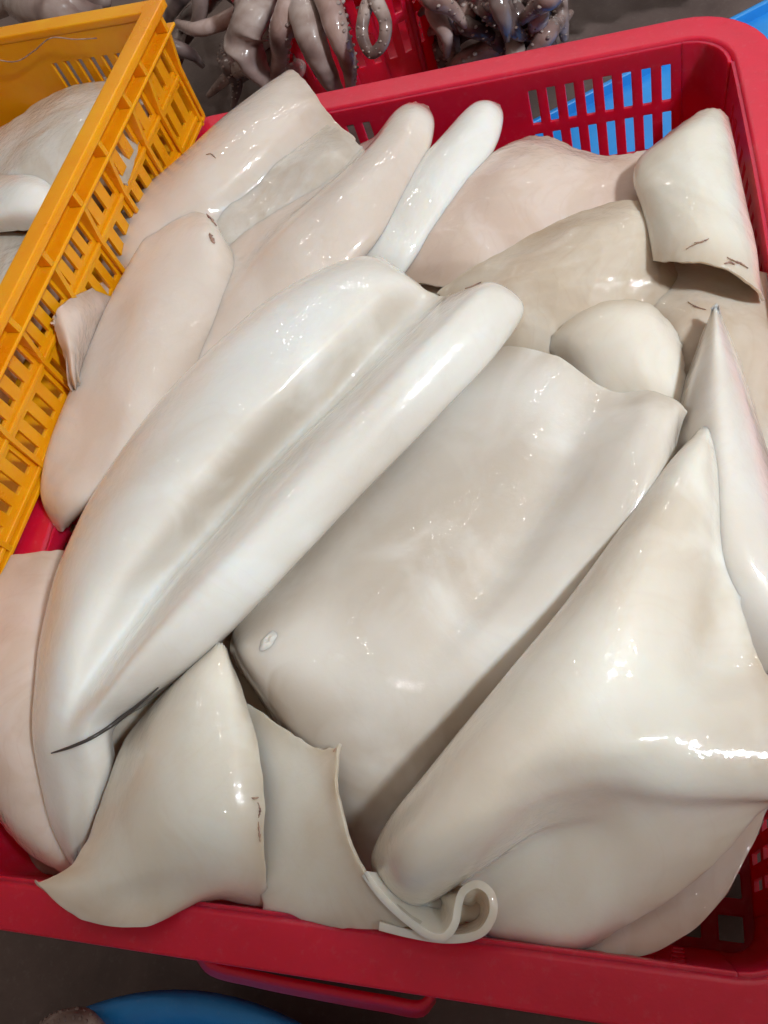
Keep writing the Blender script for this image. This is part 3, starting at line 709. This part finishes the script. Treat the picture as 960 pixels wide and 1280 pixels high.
# small puckered hole near the lower tip of the middle mantle
h = hit(B, 335, 801, .0003)
V = [(0, 0, .0001)]; pr = [(.0008, .0001), (.0015, .0004), (.0021, .0008), (.0027, .0008), (.0036, .0004), (.0048, .0000), (.0056, -.0004)]; nsg = 28
for r, z in pr:
    for k in range(nsg):
        a = 6.28318*k/nsg; w = 1+.14*math.sin(2*a+.6)+.07*math.sin(5*a); V.append((r*w*math.cos(a), .85*r*w*math.sin(a), z*(1+.3*math.sin(a*3))))
Fc = [(0, 1+k, 1+(k+1) % nsg) for k in range(nsg)]+[(1+i*nsg+k, 1+(i+1)*nsg+k, 1+(i+1)*nsg+(k+1) % nsg, 1+i*nsg+(k+1) % nsg) for i in range(len(pr)-1) for k in range(nsg)]
me = mesh('puckered_hole', V, Fc); o = link('puckered_hole', me, M['greige'], B); o.rotation_euler = h[1].to_track_quat('Z', 'Y').to_euler(); o.location = h[0]-B.location

# ================================================================== YELLOW CRATE, resting on the red rim at the left
rz = math.radians(-6.85); ybz = RIM+.004
corner = np.array([-.344, .600])
yc = empty('plastic_crate', (corner[0], corner[1], ybz), rz)
tag(yc, 'wet yellow plastic crate with ribbed slotted side, holding more squid', 'crate')
YH = .098; YL = .56; YW = .42; INS = .012
def yloc(px, py, z):
    p = W(px, py, z)-np.array([corner[0], corner[1], ybz]); c_, s_ = math.cos(-rz), math.sin(-rz)
    return np.array([p[0]*c_-p[1]*s_, p[0]*s_+p[1]*c_, p[2]])
gy = [yloc(a, b, ybz+YH-.008)[1] for a, b in ((201,73),(178,114),(149,175),(117,239),(82,315),(42,399),(-2,500),(-52,615))]
gy = [-.012]+sorted(gy, reverse=True)
gy = [g for g in gy if g > -YL+.01]
while gy[-1] > -YL+.05: gy.append(gy[-1]-.052)
# long right wall with slots between the ribs
sl = []
for a, b in zip(gy[:-1], gy[1:]):
    n_ = max(2, int(round((a-b)/.0145))); st = (a-b)/n_
    for i in range(n_):
        yy = b+st*(i+.5)
        sl += [(yy-st*.20, yy+st*.20, .050, .072), (yy-st*.22, yy+st*.22, .015, .038)]
def wallx(x):
    return lambda u, v: (x-.006*(1-v/YH), u, v)
panel('side_wall', [-YL, -.004], [0, YH-.001], sl, wallx(-INS), M['yellow'], yc, .003)
panel('side_wall', [-YL, -.004], [0, YH-.001], sl, lambda u, v: (-YW+INS+.006*(1-v/YH), u, v), M['yellow'], yc, .003)
bs = [(-.045-i*.0128, -.040-i*.0128, .040, .070) for i in range(7)]
bs += [(-.26-i*.0128, -.255-i*.0128, .040, .070) for i in range(7)]
panel('back_wall', [-YW+INS, -INS], [0, YH-.001], bs, lambda u, v: (u, -INS-.006*(1-v/YH), v), M['yellow'], yc, .003)
panel('front_wall', [-YW+INS, -INS], [0, YH-.001], bs, lambda u, v: (u, -YL+INS+.006*(1-v/YH), v), M['yellow'], yc, .003)
panel('floor', [-YW+INS, -INS], [-YL+INS, -INS], [], lambda u, v: (u, v, .003), M['yellow'], yc, .003)
def ring(name, z0, z1, over):
    V = []
    for x_, y_ in ((0, 0), (-YW, 0), (-YW, -YL), (0, -YL)):
        sx = 1 if x_ == 0 else -1; sy = 1 if y_ == 0 else -1
        for o_, z in ((over, z1), (over, z0), (-.0145, z0), (-.0145, z1)):
            V.append((x_+sx*o_, y_+sy*o_, z))
    Fc = [(i*4+k, ((i+1) % 4)*4+k, ((i+1) % 4)*4+(k+1) % 4, i*4+(k+1) % 4) for i in range(4) for k in range(4)]
    bmx = bmesh.new(); me = mesh(name, V, Fc, False); bmx.from_mesh(me)
    o = bm_obj(name, bmx, M['yellow'], yc, .0014)
    return o
ring('rim', YH-.007, YH, .0005)
ring('ledge', YH-.0215, YH-.0185, -.0005)
for g in gy:
    bm = bmesh.new(); box(bm, (-.0065, g, YH-.0128), (.0105, .0042, .0115)); bm_obj('gusset', bm, M['yellow'], yc, .0005)
    bm = bmesh.new()
    vs = [bm.verts.new(p) for p in ((-INS-.001, g-.0014, .002), (-INS-.001, g-.0014, YH-.0215), (-.002, g-.0014, YH-.0215), (-.009, g-.0014, YH-.05), (-.0125, g-.0014, .002))]
    f_ = bm.faces.new(vs); e_ = bmesh.ops.extrude_face_region(bm, geom=[f_])
    for v in [q for q in e_['geom'] if isinstance(q, bmesh.types.BMVert)]: v.co.y += .0036
    bm_obj('rib', bm, M['yellow'], yc, .0005)
for zz in (.0445, .0085):
    bm = bmesh.new(); box(bm, (-.0115-.006*(1-zz/YH), -YL/2, zz), (.007, YL-.03, .0034)); bm_obj('cross_bar', bm, M['yellow'], yc, .0006)
# squid inside the yellow crate
Y1 = squid('squid_mantle', 'pale grey squid mantle bulging up in the yellow crate, nearest its back wall', 'grey', [
 [(-60,225,25.6),(0,165,26.0),(45,130,26.2),(90,108,26.3),(135,102,26.0),(175,115,25.2)],
 [(-60,240,26.0),(5,190,27.0),(55,155,27.4),(100,130,27.4),(145,122,26.8),(180,135,25.4)],
 [(-50,255,26.0),(15,215,27.2),(65,185,27.6),(108,165,27.5),(148,155,26.8),(178,165,25.4)],
 [(-40,275,25.8),(25,245,26.6),(72,222,26.9),(112,205,26.8),(145,195,26.2),(170,200,25.2)],
 [(-30,300,25.2),(30,275,25.8),(78,255,26),(115,240,26),(142,230,25.6),(160,230,25)],
 ], seed=31, nu=90, nv=90, wr=.0002)
Y2 = squid('squid_mantle', 'smooth white squid tip lying forward in the yellow crate', 'white', [
 [(-60,235,26.4),(-10,218,26.9),(25,213,27.0),(55,220,26.6),(78,238,25.8)],
 [(-60,255,26.9),(-10,240,27.8),(28,234,27.9),(60,240,27.2),(82,256,25.9)],
 [(-60,280,26.6),(-10,268,27.6),(28,262,27.6),(58,266,26.9),(78,278,25.8)],
 [(-60,300,25.6),(-10,290,26.2),(28,287,26.2),(55,288,25.9),(72,294,25.4)],
 ], seed=32)
Y3 = squid('squid_mantle', 'wet wrinkled squid mantle at the near end of the yellow crate', 'grey', [
 [(-60,300,25.2),(-10,292,25.6),(30,288,25.8),(60,290,25.6),(85,300,25)],
 [(-60,340,25.6),(-10,330,26.2),(30,322,26.4),(55,322,26.0),(70,330,25.2)],
 [(-70,385,25.6),(-20,375,26.2),(15,365,26.3),(35,362,25.8),(48,368,25.2)],
 [(-80,430,25.0),(-40,425,25.4),(-10,418,25.4),(10,412,25.2),(22,415,24.8)],
 ], seed=33, amp=.0016, wr=.0005, nu=100, nv=100)
Y0 = squid('squid_mantle', 'buried squid mantle showing pale through the slots of the yellow crate', 'pink', [
 [(-150,260,22),(-20,170,23.6),(80,120,24),(170,80,24),(205,60,22)],
 [(-150,330,22),(-30,270,24),(60,230,24.4),(150,170,24.4),(185,150,22)],
 [(-170,440,22),(-60,390,24),(20,340,24.4),(85,300,24.4),(118,290,22)],
 [(-200,580,22),(-120,520,24),(-50,470,24.2),(8,440,24.2),(38,440,22)],
 [(-240,700,21.5),(-170,650,22),(-110,620,22.2),(-60,600,22.2),(-25,600,21.5)],
 ], seed=34)
def wy_loc(u, v): # a point just inside the yellow back wall
    c_, s_ = math.cos(rz), math.sin(rz); x, y = u, -INS-.0085
    return np.array([corner[0]+x*c_-y*s_, corner[1]+x*s_+y*c_, ybz+v])
pts = np.array([wy_loc(u, v) for u, v in ((-.205,.083),(-.18,.088),(-.15,.080),(-.125,.086),(-.10,.094),(-.08,.090),(-.06,.088))])
me, _, _ = tube_mesh('thread', pts-pts[0], [.0005, .0006, .0005], 5, 60); o = link('thread', me, M['scrap']); o.location = pts[0]
tag(o, 'thin reddish thread stuck on the inside of the yellow crate', 'thread')

# ================================================================== BEHIND THE CRATES
# blue shallow tray on the table, its far edge running diagonally behind the red crate
e0, e1 = W(690,148,.012), W(985,-4,.012)
d_ = (e1-e0); d_[2] = 0; d_ /= np.linalg.norm(d_); n_ = np.array([d_[1], -d_[0], 0])
bt = empty('tray', tuple(e0*[1, 1, 0]+np.array([0, 0, .001])), math.atan2(d_[1], d_[0]))
tag(bt, 'blue plastic tray on the table behind the right end of the red crate', 'tray')
bm = bmesh.new(); box(bm, (.24, -.12, .003), (.66, .25, .004)); bm_obj('base', bm, M['blue'], bt, .001)
for c_, s_ in (((.24, .003, .009), (.66, .006, .016)), ((-.092, -.12, .009), (.006, .25, .016)), ((.24, -.247, .009), (.66, .006, .016))):
    bm = bmesh.new(); box(bm, c_, s_); bm_obj('lip', bm, M['blue'], bt, .002)
# crumpled clear plastic sheet on the table
uu, vv = np.meshgrid(np.linspace(0, 1, 70), np.linspace(0, 1, 50), indexing='ij')
c00, c10, c01, c11 = W(640,75,.02), W(930,0,.02), W(660,-60,.02), W(930,-110,.02)
Gp = ((1-uu)*(1-vv))[..., None]*c00+(uu*(1-vv))[..., None]*c10+((1-uu)*vv)[..., None]*c01+(uu*vv)[..., None]*c11
hh = np.zeros_like(uu); r2 = np.random.default_rng(4)
for k in range(16):
    a_ = r2.uniform(0, 6.28); f_ = r2.uniform(2, 7); t_ = (uu*math.cos(a_)+vv*math.sin(a_))*f_+r2.uniform(0, 1)
    hh += np.abs((t_ % 1)-.5)*r2.uniform(.01, .03)
Gp[..., 2] += hh*.8
me = mesh('plastic_sheet', Gp.reshape(-1, 3), grid_faces(70, 50)); o = link('plastic_sheet', me, M['film'])
tag(o, 'crumpled clear plastic sheet on the table behind the red back wall', 'plastic sheet')
# second red basket
rb_c = WY(556, 55, .86)-np.array([.10, 0, 0]); rb_c[1] = .915
rb = empty('basket', (rb_c[0], rb_c[1]+.02, .002), math.radians(6)); tag(rb, 'round cornered red basket at the back with squid arms hung over it', 'basket')
bx_, by_, br_ = .105, .13, .07
ol = rrect(-bx_, bx_, -by_, by_, br_, n=14)
per = np.r_[0, np.cumsum(np.linalg.norm(np.diff(np.r_[ol, ol[:1]], axis=0), axis=1))]
def bfn(u, v):
    t = u*per[-1]; i = min(len(ol)-1, int(np.searchsorted(per, t, side='right')-1)); w_ = (t-per[i])/(per[i+1]-per[i]+1e-9)
    p = ol[i]*(1-w_)+ol[(i+1) % len(ol)]*w_; k = .86+.14*v/.17
    return (p[0]*k, p[1]*k, v)
hs = []
for i in range(44):
    if i % 6 > 3: continue
    u = i/44+.006
    hs += [(u, u+.011, .07, .105), (u, u+.011, .115, .145)]
pb = panel('wall', list(np.linspace(0, .99999, 80)), [.003, .06, .17], hs, bfn, M['red'], rb, .003)
pb.data.polygons.foreach_set('use_smooth', [True]*len(pb.data.polygons))
o = rim_sweep('rim', (-bx_, bx_, -by_, by_, br_, 0), [(-.004, .168), (-.004, .178), (.010, .178), (.010, .160), (.007, .160), (.006, .168)], M['red'], rb)
bm = bmesh.new(); box(bm, (0, 0, .006), (bx_*1.5, by_*1.5, .004)); bm_obj('base', bm, M['red'], rb, .001)
for i in range(10):
    u = (i+.5)/10
    a_, b_ = np.array(bfn(u, .004)), np.array(bfn(u, .165)); nn_ = np.array([a_[0], a_[1], 0]); nn_ /= np.linalg.norm(nn_)
    me, _, _ = tube_mesh('rib', [a_+nn_*.001, (a_+b_)/2+nn_*.001, b_+nn_*.001], [.004, .004], 6, 6); link('rib', me, M['red'], rb)
# squid arms: tapering limbs with two rows of suckers
def suck_mesh():
    bm = bmesh.new(); bmesh.ops.create_uvsphere(bm, u_segments=8, v_segments=5, radius=1)
    for v in bm.verts: v.co.z *= .6
    me = bpy.data.meshes.new('sucker'); bm.to_mesh(me); bm.free()
    me.polygons.foreach_set('use_smooth', [True]*len(me.polygons)); me.materials.append(M['sucker']); return me
SM = suck_mesh()
def arm(label, pts3, radii, mat='arm', suckers=0, side=(0, -1, .3), group='squid arms heaped behind the crates', seed=0, flat=1.0):
    P3 = np.array(pts3); org = P3[0]
    me, Pc, Rc = tube_mesh('squid_tentacle', P3-org, radii, 14, 60, .022, seed, flat)
    o = link('squid_tentacle', me, M[mat]); o.location = org; tag(o, label, 'tentacle', group)
    if suckers:
        V = []; Fc = []; sv = [np.array(v.co) for v in SM.vertices]; sf = [tuple(p.vertices) for p in SM.polygons]
        T = np.gradient(Pc, axis=0); sd = np.array(side, float)
        for k in range(suckers):
            i = int(2+k*(56/suckers)); t = T[i]/(np.linalg.norm(T[i])+1e-9)
            n0 = sd-t*sd.dot(t); n0 /= np.linalg.norm(n0)+1e-9; b0 = np.cross(t, n0)
            for q in (-1, 1):
                c = Pc[i]+(n0*.86+b0*.42*q)*Rc[i]; r = Rc[i]*.26; off = len(V)
                r *= .55+.5*abs(math.sin(k*1.7+q)); V += [c+r*v for v in sv]; Fc += [tuple(off+j for j in f) for f in sf]
        sme = mesh('suckers', V, Fc); so = link('suckers', sme, M['sucker'], o); so['kind'] = 'stuff'
    return o
LA = 'dark squid arm in the tangled heap between yellow crate and red basket'
LB = 'dark squid arm in the tangled heap right of the red basket'
def PW(l): return [W(a, b, z/100) for a, b, z in l]
arm('broad mauve squid arm hanging left of the others over the red basket', PW([(330,-40,17),(318,10,17.5),(306,45,16),(318,80,13.5),(352,122,10)]), [.014,.022,.026,.019,.006], seed=1, flat=.6)
arm('reddish squid arm hanging beside the broad mauve one', PW([(378,-40,18),(366,0,19),(352,38,17.5),(350,72,14),(338,112,10.5)]), [.010,.014,.012,.009,.003], mat='arm_pink', seed=2, suckers=14, side=(1,-.3,.2))
arm('pale thick squid arm hanging on the red basket, left of a thin grey one', PW([(380,-20,18),(384,25,18.2),(392,55,17),(412,98,13.5),(432,128,10)]), [.010,.017,.014,.010,.004], seed=3)
arm('thin grey squid arm hanging on the red basket, right of the pale one', PW([(395,-40,19),(410,0,19.5),(422,40,18),(436,80,15),(438,122,11)]), [.009,.013,.011,.008,.003], 'arm_pink', seed=4, suckers=20, side=(1,-.2,.1))
arm('small pale squid arm looped over the rim of the red basket', PW([(470,-15,19.5),(456,15,19.5),(453,45,18.5),(464,66,17.5),(478,55,18),(482,30,19),(470,0,20),(462,-25,20)]), [.006,.006,.0055,.005,.0055,.006,.007,.007], seed=5, suckers=16)
arm('warty squid arm lying curved at the foot of the pile right of the basket', PW([(560,95,3),(590,72,6),(625,58,7),(655,46,7),(675,52,5)]), [.010,.012,.011,.009,.004], seed=6, suckers=18)
arm('dark red brown squid arm slanting across the pile right of the basket', PW([(612,-15,9),(635,10,9.5),(665,35,9),(690,58,6)]), [.008,.012,.012,.006], 'arm_dark', seed=7)
arm('warty upright squid arm touching the right side of the red basket', PW([(545,-20,10),(553,15,9),(560,45,7),(566,80,4)]), [.011,.013,.012,.010], seed=8, suckers=18)
arm('grey squid arm hanging at the right end of the pile', PW([(690,-25,9),(697,0,9),(702,25,8),(706,50,6)]), [.009,.010,.008,.004], seed=9, suckers=10)
arm('reddish squid arm lying flat at the left beside the yellow crate', PW([(222,30,12),(250,36,13),(285,24,13),(320,-6,12)]), [.005,.008,.009,.007], 'arm_pink', seed=10)
for k in range(60):
    x = random.uniform(205, 415) if k % 2 else random.uniform(540, 700); y = random.uniform(-25, 112 if k % 2 else 70)
    z = random.uniform(4, 13)+(3 if y < 30 else 0); a_ = random.uniform(.6, 2.5)
    l_ = [(x+math.cos(a_)*t*70+random.uniform(-8, 8), y+math.sin(a_)*t*60+random.uniform(-6, 6), max(2.2, z-abs(t)*5)) for t in (-.7, -.3, 0, .35, .8)]
    arm(LA if k % 2 else LB, PW(l_), [random.uniform(.003, .006), .008, .010, .008, .003], random.choice(['arm', 'arm_dark', 'arm_dark', 'arm_pink']), random.choice([0, 12, 16]), (random.uniform(-.5, .5), -1, .8), seed=20+k, group='squid arms heaped left of the basket' if k % 2 else 'squid arms heaped right of the basket')
for k in range(14):
    x = random.uniform(-30, 90); y = random.uniform(-60, 14)
    l_ = [(x-50, y+random.uniform(-14, 14), 20), (x-15, y+random.uniform(-12, 12), 21.5), (x+20, y+random.uniform(-12, 12), 21.5), (x+55, y+random.uniform(-16, 16), 19.5)]
    arm('pale grey squid arm lying behind the yellow crate', PW(l_), [.012, .018, .017, .010], 'arm' if k % 3 else 'grey', 0, group='squid arms behind the yellow crate', seed=80+k)

# ================================================================== IN FRONT, BELOW THE RED RIM
ap = W(268,1241,.10); BR = .205
ba = empty('basin', (ap[0], ap[1]-BR, .002)); tag(ba, 'round blue plastic basin on the table below the front rim', 'basin')
prof = [(.125, .0), (.15, .01), (.185, .085), (.196, .096), (BR, .098), (BR, .093), (.197, .090), (.188, .082), (.155, .008), (.125, -.0)]
prof = [(.001, .004), (.14, .004), (.152, .014), (.186, .088), (.194, .098), (.201, .100), (BR, .096), (BR-.002, .092), (.197, .093), (.191, .086), (.157, .012), (.145, .0), (.001, .0)]
ns = 96; V = []; Fc = []
for r, z in prof:
    for k in range(ns): V.append((r*math.cos(6.28318*k/ns), r*math.sin(6.28318*k/ns), z))
for a in range(len(prof)-1):
    for k in range(ns): Fc.append((a*ns+k, a*ns+(k+1) % ns, (a+1)*ns+(k+1) % ns, (a+1)*ns+k))
me = mesh('bowl', V, Fc); bmx = bmesh.new(); bmx.from_mesh(me); bmesh.ops.recalc_face_normals(bmx, faces=bmx.faces); bmx.to_mesh(me); bmx.free()
link('bowl', me, M['blue'], ba)
arm('warty squid arm draped on the left edge of the blue basin', PW([(40,1300,9),(75,1276,10.8),(105,1272,11.0),(128,1290,10.5),(150,1320,9)]), [.004,.0055,.0055,.004,.002], suckers=18, side=(.3,.5,1), group=None, seed=99)
